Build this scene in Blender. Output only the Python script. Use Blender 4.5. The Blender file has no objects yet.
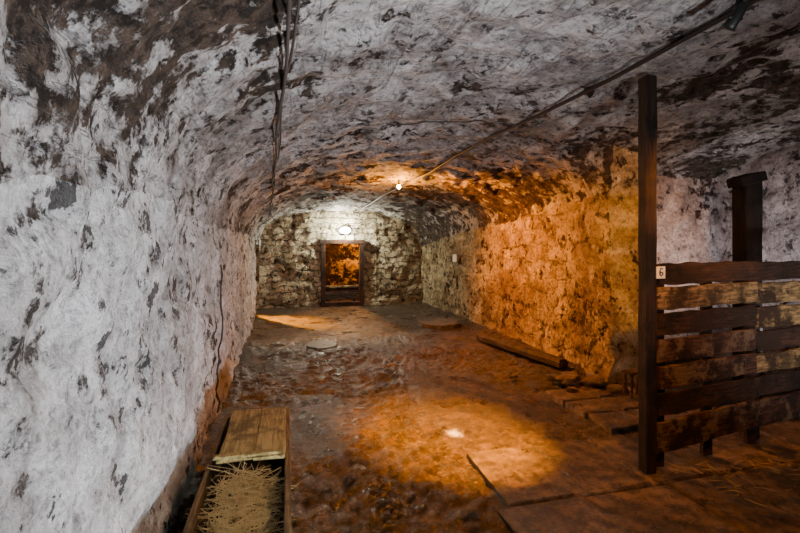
import bpy, math, random
from mathutils import Vector, noise
random.seed(7)
sc=bpy.context.scene
# ------------------------------------------------ node helpers
def nd(nt,t,ins=None,**pr):
    n=nt.nodes.new(t)
    for k,v in pr.items(): setattr(n,k,v)
    for k,v in (ins or {}).items():
        if isinstance(v,bpy.types.NodeSocket): nt.links.new(v,n.inputs[k])
        else: n.inputs[k].default_value=v
    return n
def M(nt,op,a,b=0.0,c=0.0,clamp=False):
    return nd(nt,'ShaderNodeMath',{0:a,1:b,2:c},operation=op,use_clamp=clamp).outputs[0]
def MR(nt,v,a,b,c=0.0,d=1.0,smooth=False):
    return nd(nt,'ShaderNodeMapRange',{0:v,1:a,2:b,3:c,4:d},interpolation_type='SMOOTHSTEP' if smooth else 'LINEAR').outputs[0]
def C3(c): return (c[0],c[1],c[2],1.0)
def MX(nt,f,a,b,bt='MIX'):
    n=nt.nodes.new('ShaderNodeMix'); n.data_type='RGBA'; n.blend_type=bt
    for i,v in ((0,f),(6,a),(7,b)):
        if isinstance(v,bpy.types.NodeSocket): nt.links.new(v,n.inputs[i])
        else: n.inputs[i].default_value=v if i==0 else C3(v)
    return n.outputs[2]
def NZ(nt,vec,s,d=8,r=.6,dist=0.0):
    return nd(nt,'ShaderNodeTexNoise',{'Vector':vec,'Scale':s,'Detail':d,'Roughness':r,'Distortion':dist}).outputs['Fac']
def MP(nt,vec,scale=(1,1,1),loc=(0,0,0),rot=(0,0,0)):
    return nd(nt,'ShaderNodeMapping',{'Vector':vec,'Scale':scale,'Location':loc,'Rotation':rot}).outputs[0]
def newmat(name):
    m=bpy.data.materials.new(name); m.use_nodes=True; nt=m.node_tree; nt.nodes.clear()
    out=nd(nt,'ShaderNodeOutputMaterial'); b=nd(nt,'ShaderNodeBsdfPrincipled')
    nt.links.new(b.outputs[0],out.inputs[0])
    co=nd(nt,'ShaderNodeTexCoord').outputs['Object']
    return m,nt,b,co
def bump(nt,b,h,dist,strength=1.0):
    n=nd(nt,'ShaderNodeBump',{'Height':h,'Distance':dist,'Strength':strength})
    nt.links.new(n.outputs[0],b.inputs['Normal'])
def shade_grime(nt,col,fac):
    return nd(nt,'ShaderNodeVectorMath',{0:col,'Scale':fac},operation='SCALE').outputs[0]
def warp(nt,co,s,amt,det=4.0):
    c=nd(nt,'ShaderNodeTexNoise',{'Vector':co,'Scale':s,'Detail':det}).outputs['Color']
    return nd(nt,'ShaderNodeVectorMath',{0:co,1:nd(nt,'ShaderNodeVectorMath',{0:c,'Scale':amt},operation='SCALE').outputs[0]},operation='ADD').outputs[0]
def plaster(name,thr,white,grey,st1,st2,extra=None,streak=0.0,joint=0.0,jscale=(.42,.2),rough=.85,bd=.035,dirt=.5,soft=.012,cav=.6,spots=.0,brk=(.25,1)):
    m,nt,b,co=newmat(name)
    s=nd(nt,'ShaderNodeSeparateXYZ',{0:co})
    n1=NZ(nt,co,1.3,4,.6); n2=NZ(nt,MP(nt,co,(1,1,1),(5,3,9)),6.5,12,.72)
    n=M(nt,'ADD',M(nt,'MULTIPLY',n1,.40),M(nt,'MULTIPLY',n2,.60))
    t=thr
    if extra: t=M(nt,'ADD',thr,extra(nt,s))
    d=M(nt,'SUBTRACT',n,t)
    mask=MR(nt,d,-soft,soft)
    n3=NZ(nt,MP(nt,co,(1,1,1),(2,8,1)),2.2,14,.78)
    n4=NZ(nt,co,24,8,.75)
    pc=MX(nt,MR(nt,n3,.42,.57),grey,white)
    pc=MX(nt,MR(nt,n4,.55,.62,0,dirt),pc,tuple(x*.35 for x in grey))
    pc=MX(nt,MR(nt,NZ(nt,MP(nt,co,(1,1,1),(1,1,4)),.8,10,.7),.5,.62,0,dirt),pc,(grey[0]*.6,grey[1]*.5,grey[2]*.42))
    sn=NZ(nt,co,5.5,12,.75)
    stc=MX(nt,MR(nt,sn,.38,.62),st1,st2)
    stc=MX(nt,MR(nt,NZ(nt,co,12,8,.75),.48,.56,0,.85),stc,tuple(x*.2 for x in st1))
    col=MX(nt,mask,stc,pc)
    f2=NZ(nt,co,19,10,.78)
    h=M(nt,'ADD',M(nt,'MULTIPLY',mask,.30),M(nt,'MULTIPLY',n2,1.0))
    h=M(nt,'ADD',h,M(nt,'MULTIPLY',f2,.6))
    h=M(nt,'ADD',h,M(nt,'MULTIPLY',NZ(nt,co,60,5,.7),.15))
    pn=NZ(nt,MP(nt,co,(1,1,.7),(3,1,2)),9.0,8,.7)
    pz=NZ(nt,MP(nt,co,(1,1,1),(9,1,7)),2.1,6,.7)
    pk=M(nt,'MULTIPLY',MR(nt,pn,.575-spots,.59-spots),MR(nt,pz,.47,.52))
    h=M(nt,'SUBTRACT',h,M(nt,'MULTIPLY',pk,.5))
    if streak>0:
        sk=NZ(nt,MP(nt,co,(7,.25,7)),1.0,5,.6)
        ln=MR(nt,M(nt,'ABSOLUTE',M(nt,'SUBTRACT',sk,.5)),.0,.012,1,0)
        col=MX(nt,M(nt,'MULTIPLY',ln,streak),col,tuple(x*.35 for x in grey))
        h=M(nt,'SUBTRACT',h,M(nt,'MULTIPLY',ln,.2))
    if joint>0:
        wz=warp(nt,warp(nt,co,2.2,.34,3.0),6.5,.12,4.0)
        sp=nd(nt,'ShaderNodeSeparateXYZ',{0:wz})
        uv=nd(nt,'ShaderNodeCombineXYZ',{0:M(nt,'ADD',sp.outputs[0],sp.outputs[1]),1:sp.outputs[2],2:0.0}).outputs[0]
        bk=nd(nt,'ShaderNodeTexBrick',{'Vector':uv,'Color1':(0,0,0,1),'Color2':(1,1,1,1),'Mortar':(.5,.5,.5,1),'Scale':1.0,'Mortar Size':.022,'Mortar Smooth':.9,'Bias':0.0,'Brick Width':jscale[0],'Row Height':jscale[1]},offset=.37,offset_frequency=2,squash=.55,squash_frequency=3)
        patchy=MR(nt,NZ(nt,MP(nt,co,(1,1,1),(3,7,5)),1.6,6,.65),.44,.58,brk[0],brk[1])
        jm=M(nt,'MULTIPLY',M(nt,'MULTIPLY',bk.outputs['Fac'],MR(nt,n2,.42,.58,1,.3)),patchy)
        bw=nd(nt,'ShaderNodeSeparateColor',{0:bk.outputs['Color']}).outputs[0]
        col=MX(nt,M(nt,'MULTIPLY',MR(nt,bw,.55,1.0),joint*.6),col,stc)
        col=MX(nt,M(nt,'MULTIPLY',jm,joint),col,(.02,.014,.01))
        h=M(nt,'SUBTRACT',h,M(nt,'MULTIPLY',jm,joint*1.2))
    col=MX(nt,M(nt,'MULTIPLY',pk,.88),col,(.035,.03,.026))
    cf=M(nt,'MULTIPLY',MR(nt,f2,.38,.50,1-cav,1),MR(nt,n2,.36,.48,1-cav*.7,1))  # crevice shade painted into the colour, with dirt, where bump noise dips
    col=shade_grime(nt,col,cf)
    nt.links.new(col,b.inputs['Base Color']); b.inputs['Roughness'].default_value=rough
    b.inputs['Specular IOR Level'].default_value=.2
    bump(nt,b,h,bd,1.0)
    return m
def wood(name,c1,c2,grain=(1,12,12),rough=.7,patch=None):
    m,nt,b,co=newmat(name)
    g=NZ(nt,MP(nt,co,grain),4.0,8,.65,.4); k=NZ(nt,co,5,6,.6)
    col=MX(nt,MR(nt,g,.42,.58),c1,c2)
    col=MX(nt,MR(nt,k,.48,.60,0,.85),col,tuple(x*.3 for x in c1))
    if patch: col=MX(nt,MR(nt,NZ(nt,MP(nt,co,(1,1,1),(7,2,3)),3.6,10,.75),.50,.55),col,patch)
    nt.links.new(col,b.inputs['Base Color']); b.inputs['Roughness'].default_value=rough
    b.inputs['Specular IOR Level'].default_value=.25
    bump(nt,b,M(nt,'ADD',g,M(nt,'MULTIPLY',k,.5)),.025,1.0)
    return m
def simple(name,c,rough=.6,metal=0.0,emit=0.0):
    m,nt,b,co=newmat(name)
    col=MX(nt,NZ(nt,co,30,4,.6),tuple(x*.7 for x in c),c)
    nt.links.new(col,b.inputs['Base Color'])
    b.inputs['Roughness'].default_value=rough; b.inputs['Metallic'].default_value=metal
    if emit>0:
        b.inputs['Emission Color'].default_value=C3(c); b.inputs['Emission Strength'].default_value=emit
    return m
# ------------------------------------------------ materials
def exL(nt,s):
    return M(nt,'ADD',MR(nt,s.outputs[2],1.4,2.0,0,.06),MR(nt,s.outputs[2],.9,.1,0,.02))
def exC(nt,s):
    a=M(nt,'MULTIPLY',M(nt,'MULTIPLY',MR(nt,s.outputs[1],4.0,1.9),MR(nt,s.outputs[0],.35,-.2,0,.095)),MR(nt,s.outputs[2],1.75,2.15,.5,1))
    c=MR(nt,s.outputs[0],2.0,3.2,0,.065)
    d=MR(nt,s.outputs[1],3.8,7.5,0,.06)
    return M(nt,'ADD',M(nt,'ADD',a,c),d)
m_left=plaster('whitewash_left',.408,(.88,.88,.88),(.50,.50,.50),(.055,.046,.04),(.17,.145,.125),extra=exL,dirt=.4,bd=.10,cav=.5,spots=.02)
m_ceil=plaster('whitewash_vault',.418,(.70,.68,.67),(.31,.285,.275),(.04,.028,.02),(.15,.105,.08),extra=exC,streak=.6,dirt=.62,bd=.10,soft=.012,cav=.58,spots=.01)
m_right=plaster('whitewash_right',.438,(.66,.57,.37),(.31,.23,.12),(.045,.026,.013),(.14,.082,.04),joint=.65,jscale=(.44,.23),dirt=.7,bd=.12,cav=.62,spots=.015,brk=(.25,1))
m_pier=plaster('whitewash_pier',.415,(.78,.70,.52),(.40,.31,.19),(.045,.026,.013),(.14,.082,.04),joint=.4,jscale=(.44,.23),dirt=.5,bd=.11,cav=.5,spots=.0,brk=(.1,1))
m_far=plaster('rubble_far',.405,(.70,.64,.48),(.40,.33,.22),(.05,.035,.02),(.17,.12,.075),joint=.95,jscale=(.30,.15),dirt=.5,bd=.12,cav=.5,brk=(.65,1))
m_alc=plaster('whitewash_alcove',.42,(.76,.69,.68),(.42,.35,.33),(.06,.04,.028),(.17,.115,.08),dirt=.6,bd=.09,cav=.55)
m_pas=plaster('rubble_passage',.52,(.60,.48,.30),(.3,.22,.12),(.015,.008,.005),(.05,.028,.014),joint=.8,jscale=(.2,.12),dirt=.8,bd=.09,cav=.85)

def floor_mat():
    m,nt,b,co=newmat('earth_cobble_floor')
    n1=NZ(nt,co,1.4,12,.78); n2=NZ(nt,co,8,12,.78); n3=NZ(nt,co,40,6,.75); n5=NZ(nt,co,3.3,10,.75)
    col=MX(nt,MR(nt,n1,.38,.60),(.045,.029,.018),(.20,.13,.072))
    col=MX(nt,MR(nt,n5,.44,.56,0,.7),col,(.025,.016,.010))
    col=MX(nt,MR(nt,n2,.46,.55,0,.85),col,(.012,.008,.005))
    col=MX(nt,MR(nt,n3,.55,.63,0,.7),col,(.38,.26,.14))
    nt.links.new(col,b.inputs['Base Color'])
    nt.links.new(MR(nt,NZ(nt,co,2.6,8,.7),.38,.62,.2,.55),b.inputs['Roughness'])
    h=M(nt,'ADD',M(nt,'MULTIPLY',n2,1.5),M(nt,'MULTIPLY',n3,.6))
    bump(nt,b,h,.11,1.0)
    return m
m_floor=floor_mat()
def slab_mat():
    m,nt,b,co=newmat('worn_flagstone')
    n1=NZ(nt,co,2.2,12,.78); n2=NZ(nt,co,9,12,.8); n3=NZ(nt,co,40,6,.75)
    col=MX(nt,MR(nt,n1,.40,.60),(.06,.04,.026),(.27,.185,.11))
    col=MX(nt,MR(nt,n2,.46,.56,0,.85),col,(.02,.013,.009))
    col=MX(nt,MR(nt,n3,.56,.64,0,.5),col,(.36,.26,.16))
    nt.links.new(col,b.inputs['Base Color'])
    nt.links.new(MR(nt,NZ(nt,co,3.2,8,.7),.38,.62,.25,.55),b.inputs['Roughness'])
    bump(nt,b,M(nt,'ADD',n1,M(nt,'MULTIPLY',n2,1.1)),.08,1.0)
    return m
m_slab=slab_mat()
W_dark=wood('wood_dark',(.010,.005,.004),(.055,.026,.016),grain=(1,14,14),patch=(.022,.012,.008))
W_red=wood('wood_reddish',(.018,.008,.006),(.085,.040,.024),grain=(1,14,14),patch=(.13,.09,.055))
W_tan=wood('wood_tan',(.09,.06,.028),(.32,.22,.10),grain=(1,14,14),patch=(.028,.016,.009))
W_post=wood('wood_post',(.009,.0045,.0035),(.028,.015,.009),grain=(14,14,1))
W_blk=wood('wood_blackish',(.005,.004,.0035),(.014,.01,.008),grain=(14,14,1))  # black-brown wood, darkest of the set
W_tr=wood('wood_trough',(.07,.046,.022),(.17,.12,.06),grain=(14,1,14))
W_lid=wood('wood_lid',(.20,.16,.06),(.36,.30,.13),grain=(10,1,10))
m_blk=simple('black_metal',(.008,.008,.008),.5,.2)
m_pipe=simple('rusty_conduit',(.022,.016,.013),.6,.2)
m_cable=simple('dusty_cable',(.035,.03,.027),.8)
m_straw=simple('straw',(.50,.37,.17),.7)
m_sign=simple('sign_enamel',(.75,.74,.68),.4)
m_ink=simple('sign_ink',(.02,.02,.02),.5)
m_bed=simple('dark_chaff',(.05,.035,.018),.9)
m_warm=simple('warm_bulb',(1.0,.55,.16),.3,0,250)
m_cool=simple('cool_bulb',(.95,.97,1.0),.3,0,150)
# ------------------------------------------------ mesh helpers
def mk(name,vs,fs,mats,mi=None,smooth=False,parent=None):
    me=bpy.data.meshes.new(name); me.from_pydata([tuple(v) for v in vs],[],fs); me.update()
    if not isinstance(mats,(list,tuple)): mats=[mats]
    for m in mats: me.materials.append(m)
    if mi: me.polygons.foreach_set('material_index',mi)
    if smooth: me.polygons.foreach_set('use_smooth',[True]*len(me.polygons))
    o=bpy.data.objects.new(name,me); sc.collection.objects.link(o)
    if parent: o.parent=parent
    return o
def empty(name,loc=(0,0,0)):
    o=bpy.data.objects.new(name,None); sc.collection.objects.link(o); return o
def disp(p,a=1.0):
    q=Vector(p)
    return q+a*(noise.noise_vector(q*.9)*.05+noise.noise_vector(q*3.1+Vector((7,1,3)))*.048
        +noise.noise_vector(q*7.3)*.034+noise.noise_vector(q*15.7)*.014)
def rng(a,b,step):
    n=max(1,int(round((b-a)/step))); return [a+(b-a)*i/n for i in range(n+1)]
def grid(name,f,us,vs,mat,a=1.0,skip=None):
    V=[disp(f(u,v),a) for u in us for v in vs]; nv=len(vs); F=[]
    for i in range(len(us)-1):
        for j in range(nv-1):
            if skip and skip((us[i]+us[i+1])/2,(vs[j]+vs[j+1])/2): continue
            F.append((i*nv+j,(i+1)*nv+j,(i+1)*nv+j+1,i*nv+j+1))
    return mk(name,V,F,mat,smooth=True)
class G:
    def __init__(s): s.v=[];s.f=[];s.m=[]
    def add(s,v,f,mi=0):
        o=len(s.v); s.v+=[Vector(x) for x in v]; s.f+=[tuple(o+i for i in q) for q in f]; s.m+=[mi]*len(f)
    def plank(s,p0,p1,w,t,side,mi=0,jit=.004,n=10,ch=.006):
        p0=Vector(p0);p1=Vector(p1);d=(p1-p0).normalized()
        side=Vector(side); side=(side-side.dot(d)*d).normalized(); nr=d.cross(side)
        cs=[(-w/2+ch,-t/2),(w/2-ch,-t/2),(w/2,-t/2+ch),(w/2,t/2-ch),(w/2-ch,t/2),(-w/2+ch,t/2),(-w/2,t/2-ch),(-w/2,-t/2+ch)]
        V=[];F=[]
        sd=random.uniform(0,99)
        for i in range(n+1):
            c=p0.lerp(p1,i/n)
            ja=noise.noise(Vector((sd,i*.45,0)))*jit*2.2; jb=noise.noise(Vector((sd+9,i*.5,3)))*jit*2.2
            for a,b in cs:
                k=ja if a>0 else jb
                V.append(c+side*(a+k)+nr*(b+random.uniform(-1,1)*jit*.2)+(d*random.uniform(-1,1)*jit*2 if i in(0,n) else Vector()))
        for i in range(n):
            for j in range(8):
                F.append((i*8+j,i*8+(j+1)%8,(i+1)*8+(j+1)%8,(i+1)*8+j))
        F.append(tuple(range(7,-1,-1))); F.append(tuple(n*8+j for j in range(8)))
        s.add(V,F,mi)
    def tube(s,pts,r,mi=0,k=10,cap=True):
        pts=[Vector(p) for p in pts]; V=[];F=[]
        rs=r if isinstance(r,(list,tuple)) else [r]*len(pts)
        for i,p in enumerate(pts):
            d=(pts[min(i+1,len(pts)-1)]-pts[max(i-1,0)]).normalized()
            u=d.cross(Vector((.31,.17,.93)) if abs(d.z)<.9 else Vector((1,0,0))).normalized(); w=d.cross(u)
            for j in range(k):
                a=2*math.pi*j/k; V.append(p+(u*math.cos(a)+w*math.sin(a))*rs[i])
        for i in range(len(pts)-1):
            for j in range(k): F.append((i*k+j,i*k+(j+1)%k,(i+1)*k+(j+1)%k,(i+1)*k+j))
        if cap: F.append(tuple(range(k-1,-1,-1))); F.append(tuple((len(pts)-1)*k+j for j in range(k)))
        s.add(V,F,mi)
    def ball(s,c,r,mi=0,sx=1,sy=1,sz=1,n=10,jit=0):
        c=Vector(c);V=[c+Vector((0,0,r*sz))];F=[]
        for i in range(1,n):
            for j in range(2*n):
                a=math.pi*i/n;b=math.pi*j/n
                q=Vector((math.sin(a)*math.cos(b),math.sin(a)*math.sin(b),math.cos(a)))
                k=1+jit*noise.noise(q*1.7+c*5)
                V.append(c+Vector((q.x*sx,q.y*sy,q.z*sz))*r*k)
        V.append(c-Vector((0,0,r*sz)))
        for j in range(2*n):
            F.append((0,1+j,1+(j+1)%(2*n)))
            e=1+(n-2)*2*n; F.append((len(V)-1,e+(j+1)%(2*n),e+j))
        for i in range(n-2):
            for j in range(2*n):
                a=1+i*2*n; F.append((a+j,a+2*n+j,a+2*n+(j+1)%(2*n),a+(j+1)%(2*n)))
        s.add(V,F,mi)
    def obj(s,name,mats,smooth=False,parent=None): return mk(name,s.v,s.f,mats,s.m,smooth,parent)
# ------------------------------------------------ room shape
YP=4.47; YF=11.85; YN=-3.0
def ss(t): t=max(0,min(1,t)); return t*t*(3-2*t)
def lerp(a,b,t): t=max(0,min(1,t)); return a+(b-a)*t
def wl(y): return -.60-.12*max(0,y)/YF
def wr(y): return 3.74-.18*(max(y,YP)-YP)/(YF-YP)-.12*ss((5.0-y)/.1)
def tf(y): return (y-3.0)/(YF-3.0)
def spL(y): return lerp(1.85,1.70,tf(y))
def spR(y): return lerp(2.25,1.60,(y-YP)/(YF-YP))
def crown(y): return lerp(2.90,2.53,tf(y))
def cx(y): return (wl(y)+3.69-.13*(max(y,YP)-YP)/(YF-YP))/2
NE=2.25
def zL(x,y):
    t=min(1,abs(cx(y)-x)/(cx(y)-wl(y))); return spL(y)+(crown(y)-spL(y))*(1-t**NE)**(1/NE)
def zR(x,y):
    t=min(1,abs(x-cx(y))/(wr(y)-cx(y))); return spR(y)+(crown(y)-spR(y))*(1-t**NE)**(1/NE)
def zcross(x,y):
    return 2.45+.5*math.sqrt(max(0,1-((y-1.5)/3.7)**2))-.3*ss((3.2-x)/1.4)
def ceil_z(x,y):
    if x<cx(y): return zL(x,y)
    if y>YP: return zR(x,y)
    return max(zR(x,y),zcross(x,y))
ysn=rng(YN,0,.06)+rng(0,YP,.026)[1:]; ysf=rng(YP,5.2,.025)+rng(5.2,YF+.15,.04)[1:]
SO0,SO1=10.45,11.55
grid('wall_left',lambda y,z:(wl(y),y,-.1+(spL(y)+.1)*z),rng(YN,0,.06)+rng(0,YP,.018)[1:]+ysf[1:],rng(0,1,.0105),m_left,skip=lambda y,z:SO0<y<SO1 and z<.95)
def fl(y,a):
    c=math.cos(a);s=math.sin(a); return (cx(y)-(cx(y)-wl(y))*abs(c)**(2/NE),y,spL(y)+(crown(y)-spL(y))*abs(s)**(2/NE))
def fr(y,a):
    c=math.cos(a);s=math.sin(a); return (cx(y)+(wr(y)-cx(y))*abs(c)**(2/NE),y,spR(y)+(crown(y)-spR(y))*abs(s)**(2/NE))
CV=[];CF=[]
def patch(f,us,vs):
    o=len(CV);nv=len(vs)
    for u in us:
        for v in vs: CV.append(disp(f(u,v)))
    for i in range(len(us)-1):
        for j in range(nv-1): CF.append((o+i*nv+j,o+(i+1)*nv+j,o+(i+1)*nv+j+1,o+i*nv+j+1))
ah=rng(0,math.pi/2,.015)
patch(fl,ysn+ysf[1:],ah)
patch(fr,ysf,ah)
XS=5.86
def fn(y,t):
    x=cx(y)+(XS+.1-cx(y))*t; return (x,y,ceil_z(x,y) if y<=YP else zcross(x,y))
patch(lambda y,t:fn(min(y,YP),t),ysn,rng(0,1,.007))
patch(lambda x,y:(x,y,zcross(x,y)),rng(4.10,XS+.1,.045),rng(YP,5.2,.045))
patch(lambda x,t:(x,YP,lerp(zR(x,YP),max(zR(x,YP),zcross(x,YP)),t)),rng(cx(YP),wr(YP),.03),rng(0,1,.05))
mk('ceiling',CV,CF,m_ceil,smooth=True)
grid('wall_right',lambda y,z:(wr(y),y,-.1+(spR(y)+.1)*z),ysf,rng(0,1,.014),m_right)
PV=G()
def gridraw(f,us,vs):
    nv=len(vs); V=[disp(f(u,v)) for u in us for v in vs]
    F=[(i*nv+j,(i+1)*nv+j,(i+1)*nv+j+1,i*nv+j+1) for i in range(len(us)-1) for j in range(nv-1)]
    PV.add(V,F)
gridraw(lambda x,t:(x,YP,-.1+(zcross(x,YP)+.13)*t),rng(wr(YP),4.13,.03),rng(0,1,.011))
gridraw(lambda y,t:(4.13,y,-.1+(zcross(4.13,y)+.13)*t),rng(YP,5.15,.035),rng(0,1,.014))
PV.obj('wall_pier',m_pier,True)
grid('wall_alcove',lambda x,z:(x,5.12,z),rng(4.10,XS+.08,.035),rng(-.1,2.72,.035),m_alc)
grid('wall_alcove_side',lambda y,z:(XS,y,z),rng(YN,5.15,.045),rng(-.1,3.0,.045),m_alc)
grid('wall_near',lambda x,z:(x,YN+.02,z),rng(-.7,XS+.05,.07),rng(-.1,3.0,.07),m_alc)
DX0,DX1,DZ=.86,1.92,1.66
xs=rng(-.85,DX0,.04)+rng(DX0,DX1,.04)[1:]+rng(DX1,3.75,.04)[1:]
zs=rng(-.1,DZ,.04)+rng(DZ,2.75,.04)[1:]
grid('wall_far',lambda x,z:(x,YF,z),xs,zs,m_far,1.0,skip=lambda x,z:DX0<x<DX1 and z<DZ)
def ff(x,y):
    h=.024*noise.noise(Vector((x*1.1,y*1.1,0)))+.020*noise.noise(Vector((x*4,y*4,2)))+.010*noise.noise(Vector((x*11,y*11,5)))
    h+=.05*ss((x-3.2)/.5)*(1 if y>YP else 0)+.04*ss((-.35-x)/.3)
    if 1.0<y<8 and x<4.5:
        k=ss((noise.noise(Vector((x*.8+3,y*.6,1)))+.25)/.3)
        if k>0:
            q=Vector((x*6.5+.5*noise.noise(Vector((x*3,y*3,0))),y*7.5+.5*noise.noise(Vector((x*3,y*3,9))),0))
            dd=noise.voronoi(q)[0]
            h+=.032*k*(min(1,(dd[1]-dd[0])*2.5)-.5)
            h+=.012*noise.noise(Vector((x*22,y*22,5)))
    if x>1.25 and y<3.28: h=min(h,.004)-.016
    return (x,y,h)
fx=rng(-.85,4.0,.024)+rng(4.0,6.0,.06)[1:]; fy=rng(YN-.05,1.2,.08)+rng(1.2,7.0,.022)[1:]+rng(7.0,YF+2.3,.05)[1:]
V=[ff(x,y) for x in fx for y in fy]
ny=len(fy)
mk('floor',V,[(i*ny+j,(i+1)*ny+j,(i+1)*ny+j+1,i*ny+j+1) for i in range(len(fx)-1) for j in range(ny-1)],m_floor,smooth=True)
P=G()
def quad(a,b,c,d): P.add([a,b,c,d],[(0,1,2,3)])
y0=YF-.02;y1=YF+1.7
quad((.5,y0,-.05),(.5,y1,-.05),(.5,y1,2.1),(.5,y0,2.1)); quad((2.3,y0,-.05),(2.3,y1,-.05),(2.3,y1,2.1),(2.3,y0,2.1))
quad((.5,y0,2.1),(2.3,y0,2.1),(2.3,y1,2.1),(.5,y1,2.1)); quad((.5,y1,-.05),(2.3,y1,-.05),(2.3,y1,2.1),(.5,y1,2.1))
quad((DX0,y0,0),(DX0,y0+.4,0),(DX0,y0+.4,DZ),(DX0,y0,DZ)); quad((DX1,y0,0),(DX1,y0+.4,0),(DX1,y0+.4,DZ),(DX1,y0,DZ))
P.obj('wall_passage',m_pas)
P=G()
xa,xb=-2.4,-.68
for yy in (SO0-.02,SO1+.02): quad((xa,yy,-.05),(xb,yy,-.05),(xb,yy,1.72),(xa,yy,1.72))
quad((xa,SO0-.02,-.05),(xa,SO1+.02,-.05),(xa,SO1+.02,1.72),(xa,SO0-.02,1.72))
quad((xa,SO0-.02,1.72),(xb,SO0-.02,1.72),(xb,SO1+.02,1.72),(xa,SO1+.02,1.72))
quad((xa,SO0-.02,.01),(xb-.1,SO0-.02,.01),(xb-.1,SO1+.02,.01),(xa,SO1+.02,.01))
P.obj('wall_side_passage',m_right)
D=G()
D.plank((DX0+.03,YF-.03,-.02),(DX0+.03,YF-.03,DZ),.11,.16,(1,0,0)); D.plank((DX1-.03,YF-.03,-.02),(DX1-.03,YF-.03,DZ),.11,.16,(1,0,0))
D.plank((DX0-.05,YF-.03,DZ+.02),(DX1+.05,YF-.03,DZ+.02),.11,.18,(0,0,1))
D.plank((DX0,YF,.05),(DX1,YF,.05),.12,.2,(0,0,1))
D.obj('door_1',[wood('wood_frame',(.02,.008,.005),(.06,.024,.013),grain=(12,12,1))])
D=G()
for i,z in enumerate((.18,.29,.40)): D.plank((DX0+.08,YF+.18,z),(DX1-.08,YF+.18,z),.10,.03,(0,0,1),mi=0)
D.plank((DX0+.08,YF+.17,.49),(DX1-.08,YF+.17,.49),.06,.06,(0,0,1),mi=1)
D.plank((DX0+.18,YF+.215,.03),(DX0+.18,YF+.215,.47),.08,.03,(1,0,0)); D.plank((DX1-.18,YF+.215,.03),(DX1-.18,YF+.215,.47),.08,.03,(1,0,0))
D.obj('low_gate',[W_dark,W_tan])
# ------------------------------------------------ flagstones
S=G()
def slab(x0,x1,y0,y1,z=.016):
    g=.009;j=lambda:random.uniform(-.014,.014)
    x0+=g;x1-=g;y0+=g;y1-=g;b=.012
    c=[(x0+j(),y0+j()),(x1+j(),y0+j()),(x1+j(),y1+j()),(x0+j(),y1+j())]
    mx=sum(p[0] for p in c)/4;my=sum(p[1] for p in c)/4
    t=[z+random.uniform(-.009,.009) for _ in range(4)]
    V=[(p[0],p[1],-.05) for p in c]+[(p[0],p[1],t[i]-b) for i,p in enumerate(c)]+[(p[0]+(b if p[0]<mx else -b),p[1]+(b if p[1]<my else -b),t[i]) for i,p in enumerate(c)]
    F=[]
    for l in (0,4):
        for i in range(4): F.append((l+i,l+(i+1)%4,l+4+(i+1)%4,l+4+i))
    F.append((8,9,10,11)); S.add(V,F)
y=3.30
for w in (.75,.85,.7,.6):
    x=1.22+random.uniform(-.02,.12)
    while x<5.6:
        L=random.uniform(.42,.7); slab(x,min(x+L,5.75),y-w,y); x+=L
    y-=w
y=3.34
while y<4.35:
    L=random.uniform(.3,.5)
    slab(2.72,3.15,y,min(y+L,4.4),.04); slab(3.15,3.9,y,min(y+L,4.4),.045); y+=L
S.obj('flagstone_paving',m_slab)
S=G()
for x,yy,r in ((3.36,4.42,.12),(3.15,4.55,.10),(3.45,4.15,.09),(3.05,4.7,.07),(3.30,4.75,.08),(3.0,4.3,.05),(2.6,4.9,.05)):
    S.ball((x,yy,r*.3+.04),r,0,1.2,1,.5,8,.9)
S.obj('loose_stones',[m_slab],True)
S=G(); pts=[]
n=26
for i in range(n): pts.append((.54+.24*math.cos(2*math.pi*i/n)*(1+random.uniform(-.1,.1)),7.36+.30*math.sin(2*math.pi*i/n)*(1+random.uniform(-.1,.1))))
S.add([(a,b,-.02) for a,b in pts]+[(a,b,.02) for a,b in pts],[(i,(i+1)%n,n+(i+1)%n,n+i) for i in range(n)]+[tuple(range(n,2*n))])
S.obj('stone_slab',[simple('pale_slab',(.10,.09,.065),.6)])
S=G(); pts=[(2.95+.42*math.cos(2*math.pi*i/n)*(1+random.uniform(-.05,.05)),8.6+.5*math.sin(2*math.pi*i/n)) for i in range(n)]
S.add([(a,b,-.02) for a,b in pts]+[(a,b,.08) for a,b in pts],[(i,(i+1)%n,n+(i+1)%n,n+i) for i in range(n)]+[tuple(range(n,2*n))])
S.obj('drain_slab',m_slab)  # dark raised round slab of the floor drain
S=G(); S.plank((3.12,6.95,.085),(3.44,5.12,.085),.17,.13,(1,0,0),0,jit=.012,n=18,ch=.035)
S.obj('wooden_log',[wood('log',(.016,.011,.007),(.055,.035,.02),grain=(8,1,8))])
S=G()
S.plank((3.42,3.98,.30),(3.62,3.98,.30),.14,.025,(0,1,0))
for dx,dy in ((.02,-.05),(.02,.05),(.18,-.05),(.18,.05)): S.plank((3.42+dx,3.98+dy,.05),(3.43+dx,3.98+dy,.295),.025,.025,(1,0,0),n=2,jit=.001,ch=.003)
S.obj('small_stool',[W_red])
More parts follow.
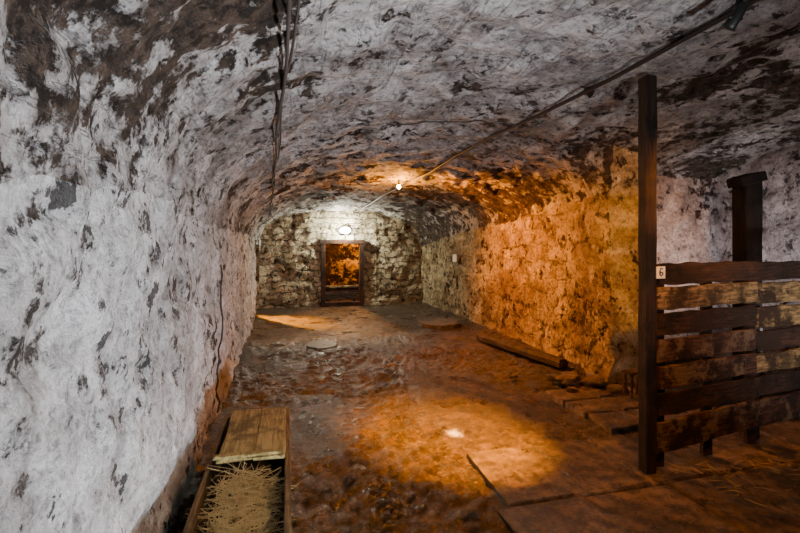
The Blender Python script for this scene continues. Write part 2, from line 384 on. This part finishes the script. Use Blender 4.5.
# ------------------------------------------------ post and fence
px,py=2.50,2.70
S=G(); S.plank((px,py,.02),(px,py,ceil_z(px,py)-.01),.092,.085,(1,0,0),n=24,jit=.003); S.obj('wooden_post',[W_post])
def fence(name,x0,y0,x1,y1,specs,mats,batt):
    S=G()
    for z0,z1,w,mi in specs: S.plank((x0+random.uniform(-.005,.01),y0,z0),(x1+random.uniform(-.02,.015),y1,z1),w,.026,(0,0,1),mi,jit=.006,n=18)
    for t in batt:
        x=lerp(x0,x1,t);yy=lerp(y0,y1,t)+.035; S.plank((x,yy,.03),(x,yy,1.47),.085,.04,(1,0,0),0,n=10)
    return S.obj(name,mats)
mats=[W_dark,W_red,W_tan]
fence('plank_fence',2.57,2.68,3.66,2.82,[(1.425,1.43,.155,0),(1.25,1.26,.165,2),(1.065,1.07,.16,0),(.875,.88,.165,1),(.68,.69,.165,1),(.49,.49,.165,0),(.25,.29,.22,1)],mats,(.04,.5,.97))
fence('plank_fence',3.70,2.86,5.40,3.05,[(1.42,1.42,.15,0),(1.24,1.24,.17,2),(1.04,1.04,.17,2),(.85,.85,.16,0),(.67,.66,.16,2),(.48,.48,.165,0),(.26,.26,.22,1)],mats,(.02,.5,.97))
S=G()
S.plank((2.535,2.655,1.44),(2.615,2.663,1.44),.085,.006,(0,0,1),0,n=1,jit=0,ch=.001)
g=[(2.59,1.468),(2.572,1.47),(2.565,1.45),(2.565,1.425),(2.577,1.415),(2.59,1.425),(2.588,1.44),(2.57,1.442)]
S.tube([(a-.002,2.652,b) for a,b in g],.004,1,6); S.obj('number_plaque',[m_sign,m_ink])
S=G()
S.plank((4.74,3.75,.0),(4.74,3.75,2.36),.22,.16,(1,0,0),0,n=14)
S.plank((4.55,3.73,2.28),(4.86,3.73,2.36),.10,.18,(0,0,1),0,n=5)
S.obj('timber_stanchion',[W_blk])
# ------------------------------------------------ trough with straw
T=empty('feeding_trough')
S=G()
S.plank((.0,1.25,.18),(.0,3.62,.18),.36,.035,(0,0,1),0,n=16); S.plank((-.45,1.25,.17),(-.45,3.62,.17),.34,.03,(0,0,1),0,n=16)
S.plank((-.44,3.60,.17),(-.01,3.60,.17),.33,.03,(0,0,1),0,n=4); S.plank((-.44,1.27,.17),(-.01,1.27,.17),.33,.03,(0,0,1),0,n=4)
S.plank((-.225,1.27,.04),(-.225,3.58,.04),.42,.03,(1,0,0),0,n=10)
S.obj('trough_box',[W_tr],parent=T)
S=G()
S.plank((-.30,2.80,.372),(-.30,3.60,.372),.20,.022,(1,0,0),0,n=8); S.plank((-.105,2.78,.374),(-.105,3.6,.374),.18,.022,(1,0,0),0,n=8)
S.plank((-.42,2.82,.392),(-.04,2.82,.392),.05,.018,(0,1,0),0,n=3)
S.obj('trough_lid',[W_lid],parent=T)
S=G(); bx=rng(-.42,-.03,.03); by=rng(1.3,3.55,.04)
S.add([(a,b,.17+.05*noise.noise(Vector((a*6,b*4,0)))+.02*noise.noise(Vector((a*25,b*25,0)))) for a in bx for b in by],[(i*len(by)+j,(i+1)*len(by)+j,(i+1)*len(by)+j+1,i*len(by)+j+1) for i in range(len(bx)-1) for j in range(len(by)-1)])
S.obj('chaff_layer',[m_bed],True,parent=T)
def straw(name,n,fpos,L=(.1,.28),r=.0016,tilt=.35,parent=None):
    S=G()
    for i in range(n):
        p=Vector(fpos()); a=random.uniform(0,2*math.pi); l=random.uniform(*L); e=random.gauss(0,tilt)
        d=Vector((math.cos(a)*math.cos(e),math.sin(a)*math.cos(e),math.sin(e))); bnd=Vector((random.uniform(-1,1),random.uniform(-1,1),random.uniform(-.4,.4)))*l*.15
        pts=[p-d*l/2,p+bnd,p+d*l/2]
        rr=r*random.uniform(.7,1.4)
        S.tube(pts,[rr,rr,rr*.6],0,4,False)
    return S.obj(name,[m_straw],parent=parent)
def tp():
    x=random.uniform(-.36,-.08);y=random.uniform(1.4,2.76)
    return (x,y,.19+random.random()*.10+.04*math.sin(y*5)+.03*math.sin(x*17))
straw('straw_bedding',1700,tp,L=(.10,.30),r=.0020,tilt=.3,parent=T)
def fp():
    x=random.uniform(2.7,5.2); return (x,2.50+random.gauss(0,.10),.03+random.random()*.02)
straw('loose_straw',170,fp,(.05,.14),.0013,.06)
# ------------------------------------------------ cables, pipes, fixtures
def on_ceil(x,y,off):
    q=disp((x,y,ceil_z(x,y))); return (x,y,q.z-off)
S=G(); S.tube([(lerp(2.22,1.72,tf(y)),y,on_ceil(lerp(2.22,1.72,tf(y)),y,.035)[2]) for y in rng(-2.8,YF-.05,.9)],.015,0,10)
S.obj('conduit_pipe',[m_pipe],True)
S=G()
for o,r,ph in ((0,.009,0),(.02,.007,1.5)):
    pp=[]
    for y in rng(-2.8,10.5,.16):
        x=lerp(.10,-.33,y/9)+o+.012*math.sin(y*3+ph)
        z=min(on_ceil(x+a,y+b,0)[2] for a in (-.06,0,.06) for b in (-.06,0,.06))
        pp.append((x,y,z-.018))
    S.tube(pp,r,0,8)
S.obj('electric_cable',[m_cable],True)
S=G(); S.tube([on_ceil(lerp(2.14,1.0,t),3.9+.55*t**2,.03) for t in rng(0,1,.05)],.006,0,8); S.obj('electric_cable',[m_cable],True)
S=G(); S.tube([(disp((wl(4.44),4.44,z)).x+.02,4.44+.01*math.sin(z*6),z) for z in rng(.08,1.45,.1)],.008,0,8); S.obj('wall_conduit',[m_cable],True)
S=G(); S.plank((3.54,9.15,1.32),(3.54,9.35,1.32),.16,.02,(0,0,1),0,n=1,jit=0); S.obj('wall_sign',[m_sign])
def spotlight(name,base,head,aim,mat_glow):
    S=G(); b=Vector(base);h=Vector(head);d=(Vector(aim)-h).normalized()
    S.tube([b,b-Vector((0,0,.025))],.03,0,14); S.tube([b,h],.010,0,8)
    S.tube([h-d*.07,h-d*.065,h+d*.03,h+d*.05],[.010,.022,.029,.033],0,16)
    S.tube([h+Vector((-.04,0,0)),h+Vector((.04,0,0))],.007,0,8)
    return S.obj(name,[m_blk,mat_glow],True)
def spot(name,loc,aim,e,col,size,blend,rad=.03):
    L=bpy.data.lights.new(name,'SPOT'); L.energy=e;L.color=col;L.spot_size=math.radians(size);L.spot_blend=blend;L.shadow_soft_size=rad
    o=bpy.data.objects.new(name,L); sc.collection.objects.link(o); o.location=loc
    o.rotation_euler=(Vector(aim)-Vector(loc)).to_track_quat('-Z','Y').to_euler(); return o
def point(name,loc,e,col,rad=.04):
    L=bpy.data.lights.new(name,'POINT'); L.energy=e;L.color=col;L.shadow_soft_size=rad
    o=bpy.data.objects.new(name,L); sc.collection.objects.link(o); o.location=loc; return o
OR=(1.0,.25,.0); OR2=(1.0,.31,.0)
cz=on_ceil(2.05,1.68,.0)[2]
hd=Vector((2.05,1.68,cz-.18)); aim=Vector((1.42,3.66,0))
spotlight('ceiling_spotlight',(2.07,1.66,cz+.01),hd,aim,m_blk)
H=hd+(aim-hd).normalized()*.10
spot('lamp_spot_floor',H,(1.38,3.62,0),12500,(1,.34,.0),32,1.0)
spot('glint_spot',H,(1.42,3.68,0),70000,(1,.62,.2),2.6,1.0)  # added narrow beam making the small wet glint on the floor
spot('fill_spill',H,(2.2,3.0,0),260,OR2,110,1.0)  # added wide warm fill at the spotlight head for fence and slabs
spot('lamp_spot_pier',(2.3,1.2,2.3),(3.95,4.6,1.7),1000,(1,.36,.03),44,1.0,.05)
lz=on_ceil(1.8,7.3,0)[2]
S=G(); S.tube([(1.8,7.3,lz+.02),(1.8,7.3,lz-.06)],.015,0,12); S.tube([(1.8,7.3,lz-.05),(1.8,7.3,lz-.09)],.02,0,12); S.ball((1.8,7.3,lz-.12),.03,1,1,1,1.2,10)
S.obj('ceiling_bulb_lamp',[m_blk,m_warm],True)
point('lamp_bulb',(1.8,7.3,lz-.2),150,OR2)
spot('lamp_mid_wall',(1.8,7.2,lz-.2),(3.6,6.3,1.1),1100,OR,120,1.0)
spot('lamp_mid_floor',(1.8,7.2,lz-.2),(1.3,5.0,0),450,OR,95,1.0)
S=G(); S.tube([(1.45,YF+.02,1.98),(1.45,YF-.10,1.98)],.09,0,18); S.ball((1.45,YF-.13,1.98),.085,1,1.6,.6,1,10)
S.obj('bulkhead_lamp',[m_blk,m_cool],True)
point('lamp_door',(1.45,YF-.30,1.98),220,(1,.96,.70))
spot('lamp_side_passage',(-1.35,11.45,1.4),(-.08,9.95,0),7500,(1,.34,.0),33,1.0)
point('lamp_passage',(1.75,YF+.8,1.9),330,OR2)
spot('fill_cool',(1.7,-1.2,.35),(-.6,2.1,1.85),1850,(.94,.955,1.0),102,1.0,.10)  # unseen cool fill low behind the camera, standing in for other lamps
spot('fill_trough',(1.3,-.4,2.2),(-.25,2.6,.2),300,(1,.88,.70),30,1.0,.1)  # added warm fill to brighten trough and straw
spot('fill_vault',(4.4,1.0,.6),(4.6,4.2,2.6),220,(1,.86,.80),115,1.0,.12)  # added fill, set low to lift the alcove ceiling
spot('fill_alcove',(5.0,3.45,.5),(5.1,5.1,2.0),150,(1,.93,.97),110,1.0,.1)  # added fill hidden behind the fence to whiten the alcove wall
w=bpy.data.worlds.new('cellar'); sc.world=w; w.use_nodes=True
w.node_tree.nodes['Background'].inputs[0].default_value=(.3,.3,.35,1); w.node_tree.nodes['Background'].inputs[1].default_value=.02
cam=bpy.data.cameras.new('camera'); cam.lens=20.25; cam.sensor_width=36; cam.shift_y=-23.5/800; cam.clip_start=.02
co=bpy.data.objects.new('camera',cam); sc.collection.objects.link(co); co.location=(0,0,1.65); co.rotation_euler=(math.radians(90),0,math.radians(-14)); sc.camera=co
